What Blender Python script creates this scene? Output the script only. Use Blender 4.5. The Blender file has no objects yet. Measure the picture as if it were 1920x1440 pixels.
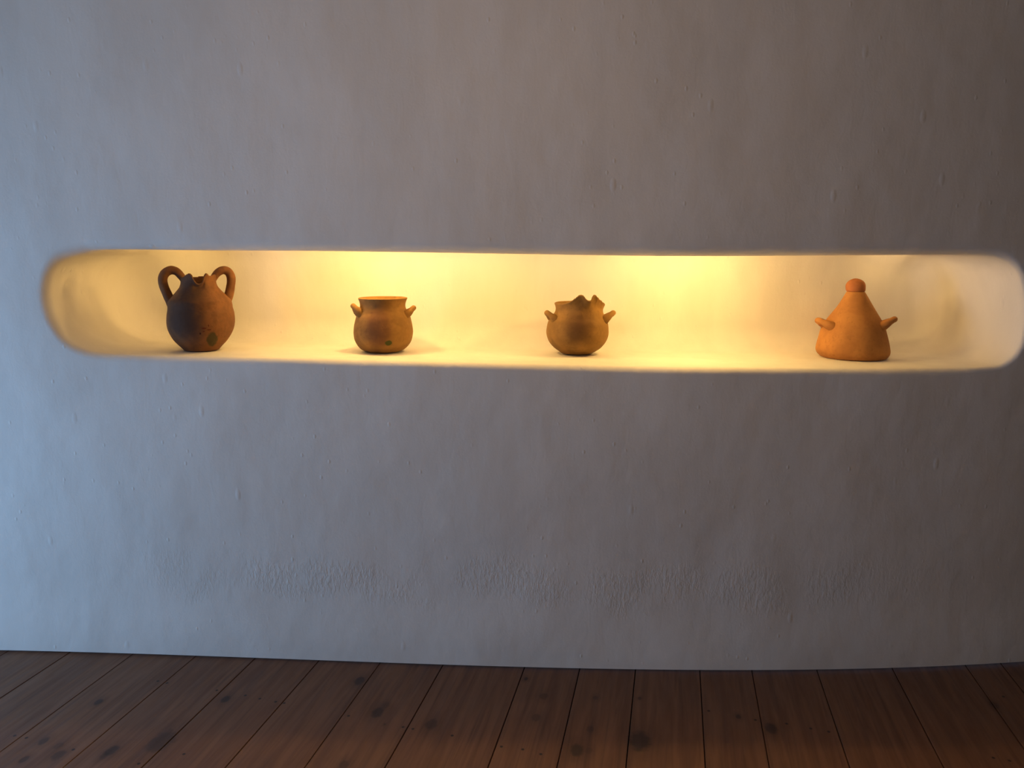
import bpy, bmesh, math, random
from mathutils import Vector, Matrix, noise
random.seed(7)
S = bpy.context.scene
COL = S.collection
R = math.radians

CONTOUR = [(-1.9442, 1.5129), (-1.5648, 1.51), (-1.1169, 1.5072), (-0.5355, 1.4982), (-0.0208, 1.4912), (0.5077, 1.4929), (0.8652, 1.4947), (1.0297, 1.4929),
 (1.0905, 1.4785), (1.133, 1.4497), (1.1613, 1.4007), (1.1795, 1.3275), (1.1876, 1.2443), (1.1782, 1.1792), (1.1452, 1.1345), (1.081, 1.1128),
 (0.8102, 1.1081), (0.0827, 1.1138), (-0.5355, 1.1236), (-1.1317, 1.1335), (-1.5908, 1.1387), (-1.9013, 1.1437), (-2.0174, 1.1544), (-2.092, 1.1886),
 (-2.1347, 1.2459), (-2.1557, 1.322), (-2.1553, 1.3787), (-2.1377, 1.4349), (-2.097, 1.4759), (-2.0312, 1.5018)]
JUG = {'hl': [(-0.0404, 0.2528), (-0.0505, 0.2732), (-0.065, 0.291), (-0.0838, 0.2961), (-0.102, 0.287), (-0.1131, 0.2662), (-0.112, 0.2431),
        (-0.1046, 0.2166), (-0.0959, 0.1915), (-0.0867, 0.1679), (-0.0767, 0.1472)],
 'hr': [(0.053, 0.2514), (0.0664, 0.2758), (0.0807, 0.2896), (0.0983, 0.2945), (0.1142, 0.2861), (0.1212, 0.2679), (0.1199, 0.2456), (0.1124, 0.2122),
        (0.1042, 0.1868), (0.0921, 0.1615), (0.0787, 0.1394)],
 'loc': [-1.7349, 2.4816, 1.1401],
 'mpp': 0.0017,
 'prof': [(0.0614, -0.0042, 0.002), (0.0667, 0.0022, 0.0018), (0.0732, 0.0103, 0.0016), (0.0867, 0.0264, 0.0023), (0.0978, 0.0425, 0.0025),
          (0.1069, 0.0586, 0.0035), (0.1137, 0.0746, 0.0043), (0.1177, 0.0905, 0.005), (0.1193, 0.1065, 0.0059), (0.1187, 0.1224, 0.0067),
          (0.1171, 0.1384, 0.0073), (0.1137, 0.1542, 0.0074), (0.1124, 0.17, 0.0072), (0.1088, 0.186, 0.007), (0.0946, 0.2017, 0.0071),
          (0.0796, 0.2175, 0.0069), (0.068, 0.2333, 0.0067), (0.0631, 0.2458, 0.0067), (0.0616, 0.2552, 0.007), (0.0616, 0.2646, 0.0076),
          (0.0621, 0.2724, 0.0082)],
 'rim': [(-180, 0.264), (-95, 0.264), (-80, 0.265), (-65, 0.2656), (-52, 0.2706), (-40, 0.2769), (-32, 0.2806), (-26, 0.28), (-21, 0.2756),
         (-17, 0.2653), (-13, 0.2528), (-8, 0.2456), (0, 0.2431), (7, 0.2456), (12, 0.2528), (15, 0.2638), (18, 0.2756), (22, 0.2806), (27, 0.2794),
         (35, 0.2713), (45, 0.2706), (56, 0.2744), (75, 0.2756), (95, 0.2665)],
 'rot': 0.6101,
 'stain_shade': [(-0.062, 0.1089), (0.0365, 0.041), (-0.0003, 0.0699), (-0.0186, 0.2337)]}
OLLA = {'hl': [(-0.09, 0.1498), (-0.1088, 0.1723)],
 'hr': [(0.0909, 0.1402), (0.1158, 0.162)],
 'loc': [-1.0722, 2.6495, 1.1316],
 'mpp': 0.0019,
 'prof': [(0.066, -0.0068, -0.0014), (0.0755, -0.0032, -0.0011), (0.0837, 0.0029, -0.002), (0.094, 0.0149, -0.0013), (0.1032, 0.0317, -0.0006),
          (0.1089, 0.0485, -0.0004), (0.1114, 0.0677, 0.0003), (0.111, 0.0796, 0.0005), (0.109, 0.0963, 0.0005), (0.1046, 0.1153, 0.0006),
          (0.1008, 0.1295, 0.0011), (0.097, 0.1391, 0.0009), (0.092, 0.1485, 0.0008), (0.0869, 0.158, 0.0002), (0.084, 0.1675, 0.0002),
          (0.084, 0.1769, 0.0005), (0.0862, 0.1864, 0.0009), (0.089, 0.1935, 0.0014), (0.091, 0.1981, 0.0018)],
 'rot': 0.3845,
 'stain_shade': [(0.0175, 0.041), (-0.0078, 0.1012), (-0.0767, 0.0643)]}
SPOUT = {'hl': [(-0.0925, 0.1289), (-0.1216, 0.1539)],
 'hr': [(0.102, 0.1304), (0.1315, 0.1538)],
 'loc': [-0.3556, 2.8298, 1.1199],
 'mpp': 0.002,
 'prof': [(0.059, -0.0057, -0.0032), (0.065, -0.002, -0.0033), (0.0733, 0.004, -0.0023), (0.0883, 0.0162, -0.0019), (0.0984, 0.0284, -0.0023),
          (0.1065, 0.0404, -0.0025), (0.1129, 0.0525, -0.0025), (0.1169, 0.0646, -0.0025), (0.1188, 0.0767, -0.0026), (0.1184, 0.0887, -0.0025),
          (0.1169, 0.1008, -0.002), (0.1146, 0.1129, -0.0016), (0.1099, 0.1249, -0.0013), (0.1018, 0.1368, 0.0001), (0.0952, 0.1488, 0.002),
          (0.0911, 0.1583, 0.0031), (0.0895, 0.1679, 0.0038), (0.0909, 0.1774, 0.0046), (0.0934, 0.1847, 0.005), (0.0958, 0.1905, 0.0051)],
 'rim': [(-180, 0.188), (-120, 0.1885), (-90, 0.1875), (-60, 0.1872), (-45, 0.188), (-35, 0.19), (-25, 0.194), (-18, 0.2005), (-11, 0.2082),
         (-6, 0.2147), (-2, 0.2202), (3, 0.2215), (7, 0.2198), (10, 0.2145), (13, 0.2075), (16, 0.2027), (19, 0.2008), (23, 0.2006), (25.5, 0.2035),
         (27.5, 0.2115), (29.5, 0.2185), (32, 0.2215), (35, 0.2205), (41, 0.2115), (51, 0.2015), (66, 0.191), (90, 0.1837), (120, 0.184),
         (150, 0.187)],
 'rot': 0.125,
 'stain_shade': [(0.0155, 0.1058), (-0.0824, 0.0808)]}
CONE = {'hl': [(-0.1106, 0.1185), (-0.1517, 0.1384)],
 'hr': [(0.0812, 0.1234), (0.1176, 0.1484)],
 'knob': [(0.0305, 0.248, -0.0201), (0.0329, 0.2508, -0.0207), (0.0344, 0.2563, -0.0214), (0.0348, 0.2674, -0.0223), (0.0333, 0.2757, -0.0223),
          (0.0285, 0.284, -0.0221), (0.0222, 0.2895, -0.0224), (0.0143, 0.2937, -0.0229), (0.0063, 0.2961, -0.0234)],
 'loc': [0.6863, 3.0391, 1.1089],
 'mpp': 0.002,
 'prof': [(0.1158, -0.0095, -0.0124), (0.1218, -0.0053, -0.0132), (0.128, 0.006, -0.0146), (0.1309, 0.0203, -0.0161), (0.1301, 0.0345, -0.017),
          (0.1276, 0.0487, -0.0175), (0.1245, 0.0629, -0.0179), (0.1209, 0.0771, -0.0184), (0.1174, 0.0912, -0.0192), (0.1142, 0.1024, -0.0193),
          (0.1077, 0.1194, -0.0185), (0.0989, 0.1363, -0.0185), (0.0885, 0.1532, -0.0185), (0.0772, 0.1701, -0.0178), (0.0663, 0.1868, -0.0173),
          (0.0563, 0.2036, -0.0175), (0.047, 0.2203, -0.0182), (0.0391, 0.2342, -0.019), (0.0334, 0.2439, -0.0197), (0.0306, 0.2475, -0.0202)],
 'rot': -0.2221}
KNOTS = [(-1.861, 1.962, 0.016, 1), (-1.634, 1.753, 0.024, 1), (-1.777, 1.699, 0.022, 0.8), (-1.874, 1.747, 0.018, 0.8), (-1.863, 1.662, 0.015, 0.8),
 (-1.812, 1.738, 0.017, 0.5), (-1.513, 1.824, 0.05, 0.8), (-1.448, 2.067, 0.02, 1), (-1.639, 1.726, 0.015, 0.6), (-1.048, 2.268, 0.024, 0.9),
 (-0.913, 2.107, 0.026, 0.9), (-0.9, 2.149, 0.018, 0.4), (-0.718, 2.082, 0.026, 0.7), (-0.866, 2.052, 0.006, 0.6), (-0.912, 1.841, 0.02, 0.6),
 (-0.47, 2.406, 0.01, 1), (-0.241, 2.057, 0.028, 1), (-0.207, 2.061, 0.015, 0.4), (-0.055, 2.14, 0.045, 1), (-0.067, 2.371, 0.008, 0.7),
 (0.255, 2.336, 0.012, 0.9), (-0.394, 2.191, 0.02, 0.5), (-0.389, 2.315, 0.02, 0.5), (-0.214, 2.166, 0.016, 0.5), (-0.215, 2.341, 0.012, 0.5),
 (0.354, 2.296, 0.026, 0.9), (1.104, 2.584, 0.02, 0.6)]
NAILS = [(-1.748, 2.114), (-1.708, 2.11), (-1.395, 2.101), (-1.509, 2.107), (-1.986, 1.75), (-1.941, 1.749), (-1.753, 1.732), (-1.408, 1.785),
 (-1.512, 1.718), (-1.336, 2.094), (-1.274, 2.089), (-1.242, 2.089), (-0.803, 2.051), (-0.769, 2.049), (-0.999, 2.069), (-0.472, 2.024),
 (-0.636, 2.043), (0.161, 2.347), (0.308, 2.329), (-0.347, 2.015), (-0.405, 2.025), (0.405, 2.331), (0.477, 2.321), (0.53, 2.316), (0.991, 2.287),
 (1.033, 2.283), (1.154, 2.646)]


# ------------------------------------------------------------------ helpers
def link_mesh(name, verts, faces, mat=None, parent=None, smooth=True):
    me = bpy.data.meshes.new(name)
    me.from_pydata([tuple(v) for v in verts], [], faces)
    me.validate(); me.update()
    if smooth:
        for p in me.polygons: p.use_smooth = True
    o = bpy.data.objects.new(name, me); COL.objects.link(o)
    if mat: me.materials.append(mat)
    if parent: o.parent = parent
    return o

def fix_normals(o):
    bm = bmesh.new(); bm.from_mesh(o.data)
    bmesh.ops.recalc_face_normals(bm, faces=bm.faces)
    bm.to_mesh(o.data); bm.free()

def tag(o, label, cat, group=None):
    o['label'] = label; o['category'] = cat
    if group: o['group'] = group
def structure(o): o['kind'] = 'structure'; return o

def sst(a, b, x):
    t = min(1, max(0, (x-a)/(b-a))); return t*t*(3-2*t)

def interp(tbl, x):
    if x <= tbl[0][0]: return tbl[0][1]
    for (x0, y0), (x1, y1) in zip(tbl, tbl[1:]):
        if x <= x1:
            t = (x-x0)/(x1-x0) if x1 > x0 else 0
            t = t*t*(3-2*t)
            return y0+(y1-y0)*t
    return tbl[-1][1]

def catmull(P, n, closed=False):
    P = [Vector(p) for p in P]; N = len(P); out = []
    segs = N if closed else N-1
    for i in range(segs):
        g = (lambda k: P[k % N]) if closed else (lambda k: P[min(max(k, 0), N-1)])
        a, b, c, d = g(i-1), g(i), g(i+1), g(i+2)
        for k in range(n):
            t = k/n
            out.append(0.5*((2*b)+(c-a)*t+(2*a-5*b+4*c-d)*t*t+(3*b-a-3*c+d)*t**3))
    if not closed: out.append(P[-1].copy())
    return out

def resample(P, n, closed):
    Q = P+[P[0]] if closed else P
    L = [0.0]
    for a, b in zip(Q, Q[1:]): L.append(L[-1]+(b-a).length)
    out = []; j = 0
    m = n if closed else n-1
    for i in range(n):
        s = L[-1]*i/m
        while j < len(L)-2 and L[j+1] < s: j += 1
        t = (s-L[j])/max(1e-9, L[j+1]-L[j])
        out.append(Q[j].lerp(Q[j+1], t))
    return out

# ------------------------------------------------------------------ node helper
class NT:
    def __init__(s, name):
        s.m = bpy.data.materials.new(name); s.m.use_nodes = True
        s.t = s.m.node_tree; s.t.nodes.clear()
        s.out = s.n('ShaderNodeOutputMaterial'); s.b = s.n('ShaderNodeBsdfPrincipled')
        s.l(s.b.outputs[0], s.out.inputs[0])
    def n(s, typ, **kw):
        x = s.t.nodes.new(typ)
        for k, v in kw.items(): setattr(x, k, v)
        return x
    def l(s, a, b): s.t.links.new(a, b)
    def put(s, sock, v):
        if isinstance(v, bpy.types.NodeSocket): s.l(v, sock)
        elif v is not None: sock.default_value = v
    def math(s, op, a, b=None, clamp=False):
        x = s.n('ShaderNodeMath', operation=op, use_clamp=clamp)
        s.put(x.inputs[0], a); s.put(x.inputs[1], b); return x.outputs[0]
    def vmath(s, op, a, b=None):
        x = s.n('ShaderNodeVectorMath', operation=op)
        s.put(x.inputs[0], a); s.put(x.inputs[1], b)
        return x.outputs['Value'] if op in ('LENGTH', 'DISTANCE') else x.outputs[0]
    def mapr(s, v, a, b, c=0., d=1., smooth=True):
        x = s.n('ShaderNodeMapRange', interpolation_type='SMOOTHSTEP' if smooth else 'LINEAR')
        s.put(x.inputs[0], v)
        for i, k in enumerate((a, b, c, d)): x.inputs[1+i].default_value = k
        return x.outputs[0]
    def noise(s, vec, scale, detail=3., rough=.55, dist=0.):
        x = s.n('ShaderNodeTexNoise'); s.put(x.inputs['Vector'], vec)
        x.inputs['Scale'].default_value = scale; x.inputs['Detail'].default_value = detail
        x.inputs['Roughness'].default_value = rough; x.inputs['Distortion'].default_value = dist
        return x.outputs[0]
    def voro(s, vec, scale, feature='F1', rand=1.):
        x = s.n('ShaderNodeTexVoronoi', feature=feature); s.put(x.inputs['Vector'], vec)
        x.inputs['Scale'].default_value = scale; x.inputs['Randomness'].default_value = rand
        return x.outputs['Distance']
    def mix(s, f, a, b, mode='MIX'):
        x = s.n('ShaderNodeMix', data_type='RGBA', blend_type=mode)
        s.put(x.inputs[0], f)
        s.put(x.inputs[6], a if isinstance(a, bpy.types.NodeSocket) else (*a, 1))
        s.put(x.inputs[7], b if isinstance(b, bpy.types.NodeSocket) else (*b, 1))
        return x.outputs[2]
    def obj(s): return s.n('ShaderNodeTexCoord').outputs['Object']
    def scale(s, v, k): return s.vmath('MULTIPLY', v, k)
    def sep(s, v):
        x = s.n('ShaderNodeSeparateXYZ'); s.put(x.inputs[0], v); return x.outputs
    def bump(s, h, strength, dist, normal=None):
        x = s.n('ShaderNodeBump'); s.put(x.inputs['Height'], h)
        x.inputs['Strength'].default_value = strength; x.inputs['Distance'].default_value = dist
        if normal is not None: s.put(x.inputs['Normal'], normal)
        return x.outputs[0]

# ------------------------------------------------------------------ materials
def plaster():
    t = NT('limewashed_plaster'); P = t.obj()
    x, y, z = t.sep(P)
    # pigment: very soft vertical blotches of the limewash
    blot = t.noise(t.scale(P, (1.3, 1.3, .7)), 2.2, 4, .6, .6)
    run = t.noise(t.scale(P, (1., 1., .22)), 9., 3, .6, .3)
    f = t.math('ADD', t.math('MULTIPLY', blot, .65), t.math('MULTIPLY', run, .35))
    col = t.mix(t.mapr(f, .38, .62), PL_A, PL_B)
    t.put(t.b.inputs['Base Color'], col)
    t.b.inputs['Roughness'].default_value = .72
    t.b.inputs['Specular IOR Level'].default_value = .25
    # relief: slow hand waves, fine trowel grain, stray blobs, a pitted belt near the floor
    wave = t.noise(t.scale(P, (1., 1., .8)), 5.5, 2, .5)
    trow = t.noise(t.scale(P, (1.3, 1.3, .55)), 24., 3, .55, .8)
    grain = t.noise(P, 150., 2, .6)
    vb = t.voro(t.scale(P, (1., 1., .45)), 13.)
    blobs = t.math('MULTIPLY', t.mapr(vb, .16, .03), t.mapr(t.noise(P, 3.1, 2), .5, .62))
    vs = t.voro(t.scale(P, (1., 1., .6)), 26.)
    specks = t.math('MULTIPLY', t.mapr(vs, .16, .04), t.mapr(t.noise(P, 4.3, 1), .46, .58))
    pit = t.noise(t.scale(P, (1., 1., .42)), 84., 4, .68, .1)
    pit = t.mapr(pit, .38, .66)
    zz = t.math('ADD', z, t.math('MULTIPLY', t.math('SUBTRACT', t.noise(P, 4., 3), .5), .22))
    belt = t.math('MULTIPLY', t.mapr(zz, .21, .29), t.mapr(zz, .43, .35))
    belt = t.math('MULTIPLY', belt, t.math('MULTIPLY', t.mapr(x, -2.3, -1.2), t.mapr(x, 1.3, .2)))
    belt = t.math('MULTIPLY', belt, t.mapr(t.noise(P, 5.5, 3), .32, .52))
    n1 = t.bump(wave, .25, .03)
    n2 = t.bump(trow, .15, .005, n1)
    h = t.math('ADD', t.math('MULTIPLY', blobs, .9), t.math('MULTIPLY', specks, .6))
    n3 = t.bump(h, .5, .003, n2)
    n4 = t.bump(t.math('MULTIPLY', pit, belt), .38, .004, n3)
    n5 = t.bump(grain, .25, .0012, n4)
    t.l(n5, t.b.inputs['Normal'])
    return t.m

def clay(name, a, b, blobs=(), spots=()):
    """fired clay: a/b two clay tones; blobs = (center, radii, colour, strength, soft) fire clouds, stains and painted shade"""
    t = NT(name); P = t.obj()
    n = t.noise(P, 13., 4, .6, .3)
    col = t.mix(t.mapr(n, .36, .64), a, b)
    fine = t.noise(P, 90., 3, .6)
    col = t.mix(t.mapr(fine, .55, .75, 0, .35), col, tuple(c*.6 for c in a))
    wob = t.noise(P, 30., 3, .6)
    for c, r, cc, k, soft in blobs:
        d = t.vmath('LENGTH', t.vmath('DIVIDE', t.vmath('SUBTRACT', P, c), r))
        d = t.math('ADD', d, t.math('MULTIPLY', t.math('SUBTRACT', wob, .5), .9 if soft < .5 else .6))
        f = t.math('MULTIPLY', t.mapr(d, 1+soft*.5, 1-soft*.8), k)
        col = t.mix(f, col, cc)
    t.put(t.b.inputs['Base Color'], col)
    t.b.inputs['Roughness'].default_value = .75
    t.b.inputs['Specular IOR Level'].default_value = .16
    rings = t.noise(t.scale(P, (.35, .35, 1.6)), 38., 2, .5, .4)
    lump = t.noise(P, 22., 2, .5)
    n1 = t.bump(lump, .6, .006)
    n2 = t.bump(rings, .3, .0016, n1)
    vp = t.voro(P, 95.)
    pits = t.math('MULTIPLY', t.mapr(vp, .22, .08), t.mapr(t.noise(P, 16., 1), .52, .62))
    n3 = t.bump(t.math('MULTIPLY', pits, -1.), .5, .0012, n2)
    n4 = t.bump(fine, .25, .0008, n3)
    t.l(n4, t.b.inputs['Normal'])
    return t.m

def boards():
    t = NT('varnished_pine_boards'); P = t.obj()
    at = t.n('ShaderNodeAttribute', attribute_name='tone'); tone = at.outputs['Fac']
    off = t.n('ShaderNodeCombineXYZ'); t.l(t.math('MULTIPLY', tone, 37.), off.inputs[1]); t.l(t.math('MULTIPLY', tone, 11.), off.inputs[2])
    Q = t.vmath('ADD', P, off.outputs[0])
    g1 = t.noise(t.scale(Q, (9., .55, 1.)), 3., 5, .6, .9)
    g2 = t.noise(t.scale(Q, (38., 1.1, 1.)), 2., 3, .6, .4)
    col = t.mix(t.mapr(g1, .34, .66), FL_A, FL_B)
    col = t.mix(t.mapr(g2, .50, .72, 0, .4), col, FL_C)
    col = t.mix(t.math('MULTIPLY', t.mapr(tone, 0, 1, 0, 1, False), .45), col, FL_D)
    wob = t.noise(P, 40., 2, .6)
    xs, ys, zs = t.sep(P)
    for (kx, ky, r, k) in KNOTS:
        d = t.vmath('LENGTH', t.vmath('DIVIDE', t.vmath('SUBTRACT', P, (kx, ky, 0)), (r*.85, r*1.25, 1.)))
        d = t.math('ADD', d, t.math('MULTIPLY', t.math('SUBTRACT', wob, .5), .7))
        core = t.math('MULTIPLY', t.mapr(d, 1.1, .55), k*.8)
        halo = t.math('MULTIPLY', t.mapr(d, 2.6, .9), k*.35)
        col = t.mix(halo, col, FL_C)
        col = t.mix(core, col, FL_K)
    for (kx, ky) in NAILS:
        d = t.vmath('DISTANCE', P, (kx, ky, 0))
        col = t.mix(t.mapr(d, .0065, .003, 0, .9), col, (.006, .004, .004))
    # grime swept up against the wall foot
    t.put(t.b.inputs['Base Color'], col)
    rr = t.noise(t.scale(Q, (6., 1., 1.)), 5., 3)
    t.put(t.b.inputs['Roughness'], t.mapr(rr, .3, .7, .38, .55))
    t.b.inputs['Specular IOR Level'].default_value = .4
    n1 = t.bump(g2, .25, .0012)
    n2 = t.bump(t.noise(t.scale(P, (4., .7, 1.)), 4., 2), .3, .006, n1)
    t.l(n2, t.b.inputs['Normal'])
    return t.m

def plain(name, c, rough=.6, spec=.3, var=.12):
    t = NT(name); P = t.obj()
    n = t.noise(P, 12., 3)
    t.put(t.b.inputs['Base Color'], t.mix(t.mapr(n, .3, .7), tuple(k*(1-var) for k in c), tuple(min(1, k*(1+var)) for k in c)))
    t.b.inputs['Roughness'].default_value = rough
    t.b.inputs['Specular IOR Level'].default_value = spec
    return t.m

PL_A, PL_B = (.755, .735, .705), (.815, .795, .765)
FL_A, FL_B, FL_C, FL_D, FL_K = (.13, .056, .027), (.18, .082, .039), (.058, .025, .013), (.068, .028, .015), (.022, .011, .008)
WINDOW = (-.1, 1.5, .05, 1.6)
DAY_POWER, DAY_COL = 58, (.29, .56, .93)
NICHE_COL = (1., .60, .17)
BULBS = [(-1.90, .31, .55), (-1.36, .19, 1.9), (-1.05, .17, 4.4), (-.64, .16, 2.8), (0.03, .17, 4.8), (.28, .18, 2.4), (.96, .34, .5)]
LAMP_COL = (1., .60, .29)
ROOM_LAMPS = [(-.5, .65, 2.1, 18.5, .12)]
EXPOSURE = 0.
JUG_A, JUG_B = (.135, .060, .028), (.20, .089, .037)
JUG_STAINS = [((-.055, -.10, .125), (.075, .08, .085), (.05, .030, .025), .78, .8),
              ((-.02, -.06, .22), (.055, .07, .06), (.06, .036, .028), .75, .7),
              ((.038, -.10, .041), (.020, .05, .032), (.05, .048, .022), .85, .25),
              ((.0, -.115, .071), (.0035, .03, .0045), (.03, .012, .01), .9, .3),
              ((.014, -.115, .09), (.008, .03, .003), (.10, .02, .015), .8, .3),
              ((.030, -.115, .084), (.008, .03, .0025), (.10, .02, .015), .8, .3),
              ((.012, -.115, .078), (.004, .03, .002), (.10, .02, .015), .8, .3),
              ((.030, -.115, .099), (.0025, .03, .005), (.10, .02, .015), .8, .3)]
POT_A, POT_B = (.215, .112, .034), (.285, .15, .045)
OLLA_SHADE_SPOT = [((-.015, -.1, .10), (.05, .06, .085), (.15, .062, .030), .75, .6),  # shaded front painted into the clay colour; the green spot is a stain
               ((.0175, -.11, .041), (.013, .04, .0115), (.06, .075, .02), .95, .2)]
SPT_A, SPT_B = (.205, .110, .031), (.27, .145, .041)
SPOUT_SHADE = [((.006, -.1, .11), (.052, .07, .066), (.085, .038, .018), .8, .95)]  # shade under the raised rim, painted into the clay colour of the front
CON_A, CON_B = (.42, .185, .054), (.51, .235, .066)
CONE_STAINS = [((-.148, -.02, .118), (.022, .03, .006), (.22, .08, .04), .6, .4)]
KNB_A, KNB_B = (.40, .145, .05), (.47, .175, .06)


# ------------------------------------------------------------------ curved plaster wall with its long niche
WC = (0.0091003, 0.03650355, 0.19516592, 2.55309752)
def Yw(u): return ((WC[0]*u+WC[1])*u+WC[2])*u+WC[3]
def nw(u):
    s = (3*WC[0]*u+2*WC[1])*u+WC[2]; l = math.hypot(s, 1); return -s/l, 1/l
FOOT = .025                                   # the wall foot swells this much into the room
def wall_point(u, z, w, lump=1.0):
    w = w + FOOT*sst(0., .30, z)
    q = Vector((u*1.0, z*1.2, 3.1))
    w += lump*(.009*noise.noise(q*1.1)+.004*noise.noise(q*3.3+Vector((5, 1, 2))))*sst(0, .1, z)
    nx, ny = nw(u)
    return Vector((u+nx*w, Yw(u)+ny*w, z))

N = 400
cont = resample(catmull([(a, b, 0) for a, b in CONTOUR], 24, True), N, True)
# make it run anticlockwise as seen from the room, then smooth a little
def outward(i):
    a, b = cont[(i-2) % N], cont[(i+2) % N]; t = (b-a).normalized()
    return Vector((-t.y, t.x, 0))
onorm = [outward(i) for i in range(N)]
cen = Vector((-.5, 1.31, 0))
if sum(onorm[i].dot(cont[i]-cen) for i in range(N)) < 0: onorm = [-v for v in onorm]
for _ in range(3): onorm = [(onorm[i-1]+onorm[i]*2+onorm[(i+1) % N]).normalized() for i in range(N)]
ZM = lambda u: 1.3105-.0075*(u+.5)            # mid height line of the niche
def medial(p):
    u = min(max(p.x, -1.98), 1.01); return Vector((u, ZM(u), 0))
DEPTH = .50; COVE = .10
def lip(p, n):                                # rounding radius of the opening's edge
    base = .028+.006*noise.noise(Vector((p.x*2.3, p.y*3, 7)))
    base += .008*sst(-1.80, -2.10, p.x)*(1 if n.y > -.4 else .6) if p.x < -1.75 else 0
    base -= .009*sst(.9, 1.1, p.x)
    base += .010*sst(.6, .95, n.y)
    return base
RISE = .055                                   # the ceiling steps up behind the front lip: a cove that hides the bulbs
def inner(i, w):
    p, n = cont[i], onorm[i]
    top = sst(.55, .95, n.y)*sst(-2.02, -1.86, p.x)*(1-sst(.84, 1.03, p.x))
    return p+Vector((0, RISE*top*sst(.045, .12, w), 0))
U0, U1, Z0, Z1 = -3.62, 3.25, .009, 2.72
def to_rect(p):
    m = medial(p); d = p-m
    if abs(d.x) < 1e-6: d.x = 0
    t = 1e9
    if d.x > 1e-9: t = min(t, (U1-m.x)/d.x)
    if d.x < -1e-9: t = min(t, (U0-m.x)/d.x)
    if d.y > 1e-9: t = min(t, (Z1-m.y)/d.y)
    if d.y < -1e-9: t = min(t, (Z0-m.y)/d.y)
    return m+d*t
rect = [to_rect(p) for p in cont]
for cu in (U0, U1):
    for cz in (Z0, Z1):
        c = Vector((cu, cz, 0)); i = min(range(N), key=lambda k: (rect[k]-c).length); rect[i] = c
rings = []                                    # each ring = N world points, from the outside in
OUT = 26
for k in range(OUT):
    f = (1-k/OUT); f = f**1.15
    ring = []
    for i in range(N):
        e = cont[i]+onorm[i]*lip(cont[i], onorm[i])*1.0
        q = e.lerp(rect[i], f)
        ring.append(wall_point(q.x, q.y, 0))
    rings.append(ring)
split = None
for k in range(0, 9):
    a = k/8*math.pi/2; ring = []
    for i in range(N):
        r = lip(cont[i], onorm[i])
        # the left end opens in a broad soft flare
        q = cont[i]+onorm[i]*(r-r*math.sin(a))
        ring.append(wall_point(q.x, q.y, r-r*math.cos(a)))
    rings.append(ring)
    if k == 0: split = len(rings)-1
for k in range(1, 17):
    f = (k/16)**1.3; ring = []
    for i in range(N):
        r = lip(cont[i], onorm[i]); w = r+(DEPTH-COVE-r)*f
        q = inner(i, w)
        ring.append(wall_point(q.x, q.y, w))
    rings.append(ring)
for k in range(1, 11):
    a = k/10*math.pi/2; ring = []
    for i in range(N):
        q = inner(i, 1)-onorm[i]*COVE*(1-math.cos(a))
        ring.append(wall_point(q.x, q.y, DEPTH-COVE+COVE*math.sin(a)))
    rings.append(ring)
V = [p for r_ in rings for p in r_]
F = []
for k in range(len(rings)-1):
    for i in range(N):
        j = (i+1) % N
        F.append((k*N+i, k*N+j, (k+1)*N+j, (k+1)*N+i))
# back of the niche: triangulated sheet inside the last ring
from mathutils.geometry import delaunay_2d_cdt
edge2 = [(inner(i, 1)-onorm[i]*COVE) for i in range(N)]
pts = [Vector((p.x, p.y)) for p in edge2]
fillp = []
for iu in range(0, 100):
    for iz in range(0, 14):
        u = -2.1+iu*.033+(.0165 if iz % 2 else 0); z = 1.15+iz*.03
        m = medial(Vector((u, z, 0)))
        near = min((Vector((u, z))-q).length for q in pts)
        fillp.append((u, z, near))
# keep the points that lie inside the ring
def inside(u, z):
    c = False
    for i in range(N):
        a, b = pts[i-1], pts[i]
        if (a.y > z) != (b.y > z) and u < (b.x-a.x)*(z-a.y)/(b.y-a.y)+a.x: c = not c
    return c
keep = [Vector((u, z)) for u, z, d in fillp if d > .014 and inside(u, z)]
res = delaunay_2d_cdt(pts+keep, [], [list(range(N))], 1, 1e-6)
base = (len(rings)-1)*N
remap = {}
for i, q in enumerate(res[0]):
    src = res[3][i]
    k = next((s_ for s_ in src if s_ < N), None)
    if k is not None: remap[i] = base+k
    else:
        remap[i] = len(V); V.append(wall_point(q.x, q.y, DEPTH))
for f in res[2]: F.append(tuple(remap[i] for i in f))
M_PL = plaster()
whole = link_mesh('whole', V, F, M_PL)
fix_normals(whole)
me = whole.data; me.update()
vn = [v.normal.copy() for v in me.vertices]
if vn[len(vn)//60].y > 0: vn = [-v for v in vn]; me.flip_normals()
polys = [tuple(p.vertices) for p in me.polygons]
def piece(name, keep, parent=None):
    fs = [p for p in polys if keep(p)]
    used = sorted({v for p in fs for v in p}); mp = {v: i for i, v in enumerate(used)}
    o = link_mesh(name, [V[v] for v in used], [tuple(mp[v] for v in p) for p in fs], M_PL, parent)
    o.data.normals_split_custom_set_from_vertices([vn[v] for v in used])
    return o
lim = split*N
wall = structure(piece('wall_back', lambda p: min(p) < lim))
nich = piece('niche', lambda p: min(p) >= lim, wall); nich['kind'] = 'structure'
nich['label'] = 'long rounded niche glowing with warm light'
from mathutils.bvhtree import BVHTree
BV = BVHTree.FromPolygons([v[:] for v in V], polys)
def seat_z(loc):
    zs = []
    for k in range(24):
        for r_ in (.03, .06, .11):
            h = BV.ray_cast(Vector((loc[0]+r_*math.cos(k*.2618), loc[1]+r_*math.sin(k*.2618), loc[2]+.08)), Vector((0, 0, -1)))
            if h[0] and h[0].z < loc[2]+.02: zs.append(h[0].z)
    return max(zs)+.0017
bpy.data.objects.remove(whole)

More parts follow.
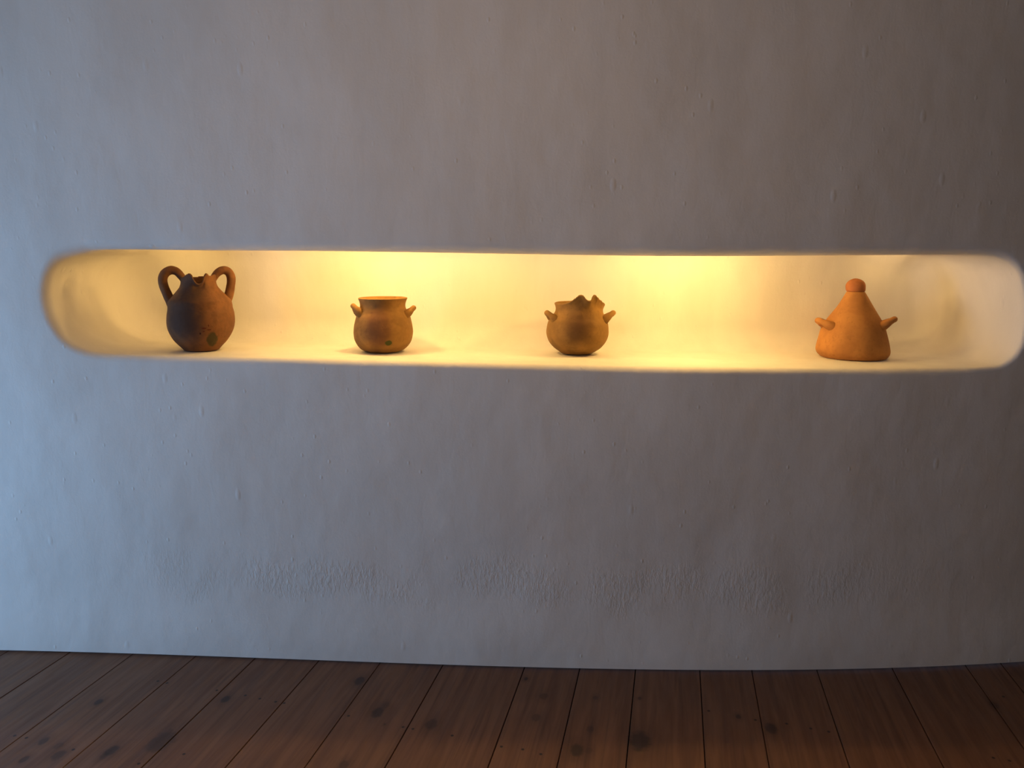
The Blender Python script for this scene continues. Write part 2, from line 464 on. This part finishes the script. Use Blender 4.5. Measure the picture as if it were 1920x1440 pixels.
# ------------------------------------------------------------------ floor of pine boards
edges = [-.49, -.29, -.09, .14, .325, .558, .83, 1.10, 1.233]
edges = [-2.206, -1.963, -1.72, -1.492, -1.25, -1.021, -.788]+edges
e = edges[0]
while e > -3.7: e -= .238; edges.insert(0, e)
while edges[-1] < 3.3: edges.append(edges[-1]+.22)
bm = bmesh.new(); tl = bm.faces.layers.float.new('tone')
tones = {}
for i, (a, b) in enumerate(zip(edges, edges[1:])):
    g = .0011+.0007*random.random()
    tone = random.random()
    if -.30 < (a+b)/2 < -.09: tone = .95
    if .56 < (a+b)/2 < 1.1: tone = .9
    if -.1 < (a+b)/2 < .33: tone = .25
    if -.8 < (a+b)/2 < -.49: tone = .15
    dz = random.uniform(-.0006, .0006)
    r = bmesh.ops.create_cube(bm, size=1)
    bmesh.ops.scale(bm, vec=(b-a-2*g, 6.4, .024), verts=r['verts'])
    bmesh.ops.translate(bm, vec=((a+b)/2, .62, -.012+dz), verts=r['verts'])
    ed = list({e_ for v in r['verts'] for e_ in v.link_edges})
    fs0 = {f for v in r['verts'] for f in v.link_faces}
    bv = bmesh.ops.bevel(bm, geom=ed, offset=.0012, segments=1, affect='EDGES')
    for f in set(bv['faces']) | {f for f in fs0 if f.is_valid}: f[tl] = tone
    for f in bm.faces:
        pass
# undertray seen as black in the gaps
r = bmesh.ops.create_grid(bm, x_segments=1, y_segments=1, size=.5)
bmesh.ops.scale(bm, vec=(7.0, 6.4, 1), verts=r['verts'])
bmesh.ops.translate(bm, vec=(-.2, .62, -.03), verts=r['verts'])
for f in {f for v in r['verts'] for f in v.link_faces}: f[tl] = 1.; f.material_index = 1
me = bpy.data.meshes.new('floor'); bm.to_mesh(me); bm.free()
me.materials.append(boards()); me.materials.append(plain('board_gap_dirt', (.01, .008, .006), .9))
fl = bpy.data.objects.new('floor', me); COL.objects.link(fl); structure(fl)

# ------------------------------------------------------------------ rest of the room (behind and beside the camera)
M_WH = plain('ochre_room_paint', (.52, .46, .39), .85, .2, .03)
def boxes(name, L, mat, parent=None):
    vs, fs = [], []
    for (x0, x1, y0, y1, z0, z1) in L:
        b = len(vs)
        vs += [(x, y, z) for x in (x0, x1) for y in (y0, y1) for z in (z0, z1)]
        fs += [tuple(b+k for k in q) for q in ((0, 1, 3, 2), (4, 6, 7, 5), (0, 4, 5, 1), (2, 3, 7, 6), (0, 2, 6, 4), (1, 5, 7, 3))]
    o = link_mesh(name, vs, fs, mat, parent, smooth=False); fix_normals(o); return o
XL, XR, YF = -3.55, 3.1, -2.4
structure(boxes('ceiling', [(XL-.2, XR+.2, YF-.2, 3.75, 2.70, 2.85)], M_WH))
structure(boxes('wall_right', [(XR, XR+.2, YF, 3.9, -.03, 2.72)], M_WH))
structure(boxes('wall_front', [(XL-.2, XR+.2, YF-.2, YF, -.03, 2.72)], M_WH))
WY0, WY1, WZ0, WZ1 = WINDOW
structure(boxes('wall_left', [(XL-.25, XL, YF, WY0, -.03, 2.72), (XL-.25, XL, WY1, 2.2, -.03, 2.72),
                    (XL-.25, XL, WY0, WY1, -.03, WZ0), (XL-.25, XL, WY0, WY1, WZ1, 2.72)], M_WH))
M_WF = plain('window_frame_paint', (.30, .20, .12), .5)
fr = .05
structure(boxes('window_1', [(XL-.16, XL-.10, WY0, WY0+fr, WZ0, WZ1), (XL-.16, XL-.10, WY1-fr, WY1, WZ0, WZ1),
                    (XL-.16, XL-.10, WY0+fr, WY1-fr, WZ0, WZ0+fr), (XL-.16, XL-.10, WY0+fr, WY1-fr, WZ1-fr, WZ1)], M_WF))

# ------------------------------------------------------------------ pots
TH = 240
def turned(name, prof, mat, parent, rim=None, wall_t=.008, rim_from=.7, out_bulge=None, wob=.0012, close_top=False, seed=0, mouth_depth=.9):
    """a hand-turned vessel: prof = (radius, height, axis shift) from foot to rim; rim = (degrees, height) where 0 deg faces -Y"""
    rows = [list(p) for p in prof]
    z0 = rows[0][1]
    for p in rows:
        if p[1] < .04: p[1] = p[1]-z0*(1-max(p[1], z0)/.04)
    rows[0][1] = 0
    pr = catmull([(a, b, c) for a, b, c in rows], 3)
    top = pr[-1].y; zc = top*rim_from
    offx = sum(p.z for p in pr)/len(pr)
    V, F, ringn = [], [], 0
    def ring(fn):
        nonlocal ringn
        for k in range(TH):
            th = 2*math.pi*k/TH               # 0 faces -Y (the front), +90 deg is +X
            r, z, sx = fn(th)
            q = Vector((math.sin(th)*1.5, math.cos(th)*1.5, z*9+seed*3.7))
            r += wob*noise.noise(q)*min(1, r/.02)*(1 if z > .004 else 0)
            V.append(Vector((r*math.sin(th)+sx, -r*math.cos(th), z)))
        if ringn:
            for k in range(TH):
                j = (k+1) % TH; a = (ringn-1)*TH
                F.append((a+k, a+j, a+TH+j, a+TH+k))
        ringn += 1
    def hz(th, z):
        if rim is None or z <= zc: return z
        d = math.degrees(th); d = d-360 if d > 180 else d
        h = interp(rim, d)
        return zc+(z-zc)/(top-zc)*(h-zc)
    def rr(th, r, z):
        if out_bulge is None or z <= zc: return r
        d = math.degrees(th); d = d-360 if d > 180 else d
        f = ((z-zc)/(top-zc))**1.5
        return r*(1+f*interp(out_bulge, d))
    s0 = pr[0].z
    ring(lambda th: (1e-4, .003, s0)); ring(lambda th: (pr[0].x*.55, .002, s0)); ring(lambda th: (pr[0].x*.9, .0003, s0))
    for p in pr: ring(lambda th, p=p: (rr(th, p.x, p.y), hz(th, p.y), p.z))
    p = pr[-1]
    if close_top:
        ring(lambda th: (p.x*.6, p.y+.001, p.z)); ring(lambda th: (1e-4, p.y+.0012, p.z))
    else:
        for a in (45, 90, 135, 180):
            c = wall_t/2
            ring(lambda th, a=a: (rr(th, p.x, p.y)-c+c*math.cos(R(a)), hz(th, p.y)+c*math.sin(R(a)), p.z))
        for q in reversed(pr[2:-1]):
            ring(lambda th, q=q: (max(.004, rr(th, q.x, q.y)-wall_t), max(.009, hz(th, q.y)), q.z))
        ring(lambda th: (1e-4, .009, pr[2].z))
    o = link_mesh(name, V, F, mat, parent); fix_normals(o)
    return o

def tube(name, path, radius, mat, parent, flat=(1., 1.), seg=20, sub=6):
    """swept handle; radius = number or list matched to path"""
    P = catmull(path, sub)
    rad = radius if isinstance(radius, list) else [radius]*len(path)
    RR = [v.x for v in catmull([(r, 0, 0) for r in rad], sub)]
    V, F = [], []
    up = Vector((0, 1, 0)); prev = None
    n = len(P)
    for i, p in enumerate(P):
        t = (P[min(i+1, n-1)]-P[max(i-1, 0)]).normalized()
        if prev is None:
            a = up if abs(t.dot(up)) < .9 else Vector((0, 0, 1))
            s = (a-t*a.dot(t)).normalized()
        else: s = (prev-t*prev.dot(t)).normalized()
        prev = s; b = t.cross(s)
        for k in range(seg):
            th = 2*math.pi*k/seg
            q = p+s*(RR[i]*flat[0]*math.cos(th))+b*(RR[i]*flat[1]*math.sin(th))
            q += .0009*noise.noise_vector(q*55)
            V.append(q)
    for i in range(n-1):
        for k in range(seg):
            j = (k+1) % seg; F.append((i*seg+k, i*seg+j, (i+1)*seg+j, (i+1)*seg+k))
    F.append(tuple(range(seg))); F.append(tuple((n-1)*seg+k for k in range(seg)))
    o = link_mesh(name, V, F, mat, parent); fix_normals(o); return o

def lug(at, tip, half, rad, turn, mat, parent):
    """small looped ear: arches outward and up from two roots side by side; turn = degrees towards the viewer (-Y)"""
    A = Vector((at[0], 0, at[1])); T = Vector((tip[0], 0, tip[1]))
    sgn = 1 if at[0] > 0 else -1
    inn = (A-T).normalized()*.022
    path = []
    for k in range(13):
        ta = math.pi*k/12
        path.append(A+(T-A)*math.sin(ta)+Vector((0, half*math.cos(ta), 0)))
    path = [path[0]+inn]+path+[path[-1]+inn]
    Rz = Matrix.Rotation(R(-sgn*turn), 3, 'Z')
    path = [Rz @ p for p in path]
    rr = [rad*1.7, rad*1.65, rad*1.45, rad*1.22]+[rad]*(len(path)-8)+[rad*1.22, rad*1.45, rad*1.65, rad*1.7]
    return tube('handle', path, rr, mat, parent, sub=3)

def vessel(name, d, label, cat='pot'):
    e = bpy.data.objects.new(name, None); COL.objects.link(e)
    e.empty_display_size = .05
    e.location = (d['loc'][0], d['loc'][1], seat_z(d['loc'])); e.rotation_euler = (0, 0, d['rot'])
    tag(e, label, cat)
    return e

# two-handled jug with a pinched mouth
m = clay('smoked_clay', JUG_A, JUG_B, JUG_STAINS)
j = vessel('clay_jug', JUG, 'tall sooty clay jug with two big looped handles and a pinched rim', 'jug')
bulge = [(-180, 0), (-60, 0), (-35, .06), (-20, .10), (-4, .06), (12, .06), (22, .12), (40, .04), (80, 0), (180, 0)]
turned('body', JUG['prof'], m, j, rim=JUG['rim'], wall_t=.010, rim_from=.82, out_bulge=bulge, seed=1)
rad = [.012, .0135, .0150, .0158, .0160, .0162, .0162, .0164, .0172, .019, .019]
tube('handle', [(x, 0, z) for x, z in JUG['hl']], rad, m, j, flat=(1.05, 1.))
tube('handle', [(x, 0, z) for x, z in JUG['hr']], [r*.98 for r in rad], m, j, flat=(1.05, 1.))

# open cooking pot
m = clay('ochre_clay', POT_A, POT_B, OLLA_SHADE_SPOT)
o = vessel('clay_pot', OLLA, 'squat open clay pot with flared round rim, two small ears and a green spot')
turned('body', OLLA['prof'], m, o, wall_t=.007, seed=2)
lug(OLLA['hl'][0], OLLA['hl'][1], .025, .0098, 10, m, o)
lug(OLLA['hr'][0], OLLA['hr'][1], .025, .0098, 8, m, o)

# pot with a torn, raised spout
m = clay('golden_clay', SPT_A, SPT_B, SPOUT_SHADE)
o = vessel('spouted_clay_pot', SPOUT, 'round clay pot with raised notched spout on its rim and two small ears')
bulge = [(-180, 0), (-60, 0), (-20, .02), (-2, .03), (10, .05), (27, .06), (40, .07), (50, .03), (80, 0), (180, 0)]
turned('body', SPOUT['prof'], m, o, rim=SPOUT['rim'], wall_t=.009, rim_from=.70, out_bulge=bulge, seed=3)
lug(SPOUT['hl'][0], SPOUT['hl'][1], .026, .0104, 16, m, o)
lug(SPOUT['hr'][0], SPOUT['hr'][1], .025, .0102, 4, m, o)

# cone-shaped lidded vessel
m = clay('orange_clay', CON_A, CON_B, CONE_STAINS)
mk = clay('red_clay', KNB_A, KNB_B)
o = vessel('conical_clay_vessel', CONE, 'orange cone-shaped clay vessel topped by a round knob, two ears at its sides', 'vessel')
turned('body', CONE['prof'], m, o, close_top=True, seed=4)
kp = CONE['knob']
kb = [(p[0], p[1], p[2]) for p in kp]
zb = kb[0][1]
V, F = [], []
P = catmull(kb, 3); rows = [(1e-4, P[0].y-.0005, P[0].z), (.026, P[0].y-.0005, P[0].z)]+[(p.x, p.y, p.z) for p in P]+[(1e-4, P[-1].y+.0006, P[-1].z)]
SG = 48
for i, (r_, z_, sx) in enumerate(rows):
    for k in range(SG):
        th = 2*math.pi*k/SG; V.append(Vector((r_*math.sin(th)+sx, -r_*math.cos(th), z_)))
    if i:
        for k in range(SG):
            q = (k+1) % SG; F.append(((i-1)*SG+k, (i-1)*SG+q, i*SG+q, i*SG+k))
kn = link_mesh('knob', V, F, mk, o); fix_normals(kn); kn['label'] = 'redder round knob'
lug(CONE['hl'][0], CONE['hl'][1], .031, .0118, 22, m, o)
lug(CONE['hr'][0], CONE['hr'][1], .030, .0112, 4, m, o)

# ------------------------------------------------------------------ lights
def area(name, loc, rot, sx, sy, power, col, spread=180):
    l = bpy.data.lights.new(name, 'AREA'); l.shape = 'RECTANGLE'; l.size = sx; l.size_y = sy
    l.energy = power; l.color = col; l.spread = R(spread)
    o = bpy.data.objects.new(name, l); COL.objects.link(o); o.location = loc; o.rotation_euler = rot
    return o
# daylight outside the window on the left
area('window_daylight', (XL-.12, (WY0+WY1)/2, (WZ0+WZ1)/2), (0, R(-90), 0), WZ1-WZ0-.1, WY1-WY0-.1, DAY_POWER, DAY_COL)
# warm bulbs under the niche ceiling, hidden by the lip
for (u, w, p) in BULBS:
    q = wall_point(u, 1.4985-.0105*(u+.53)+RISE*(1 if -1.8 < u < .8 else .75)-.020, w)
    l = bpy.data.lights.new('niche_bulb', 'POINT'); l.energy = p; l.color = NICHE_COL; l.shadow_soft_size = .009
    o = bpy.data.objects.new('niche_bulb', l); COL.objects.link(o); o.location = q

for (x, y, z, p, rad_) in ROOM_LAMPS:
    l = bpy.data.lights.new('room_lamp', 'POINT'); l.energy = p; l.color = LAMP_COL; l.shadow_soft_size = rad_
    o = bpy.data.objects.new('room_lamp', l); COL.objects.link(o); o.location = (x, y, z)

wd = bpy.data.worlds.new('World'); S.world = wd; wd.use_nodes = True
bg = wd.node_tree.nodes.get('Background') or wd.node_tree.nodes.new('ShaderNodeBackground')
bg.inputs[0].default_value = (.45, .62, 1, 1); bg.inputs[1].default_value = .15

# ------------------------------------------------------------------ camera
cd = bpy.data.cameras.new('camera'); cam = bpy.data.objects.new('camera', cd); COL.objects.link(cam)
cd.sensor_width = 36; cd.sensor_fit = 'HORIZONTAL'; cd.lens = 36*1400/1920
cam.location = (0, 0, 1.5); cam.rotation_euler = (R(90-9.926245506651705), 0, R(12.22731370029104))
cd.clip_start = .05
S.camera = cam
S.view_settings.view_transform = 'Standard'; S.view_settings.look = 'None'
S.view_settings.exposure = EXPOSURE; S.view_settings.gamma = 1; S.view_settings.use_curve_mapping = False
S.cycles.max_bounces = 7; S.cycles.diffuse_bounces = 5; S.cycles.use_adaptive_sampling = True; S.cycles.adaptive_threshold = .05; S.cycles.use_denoising = True
S.cycles.sample_clamp_indirect = 8
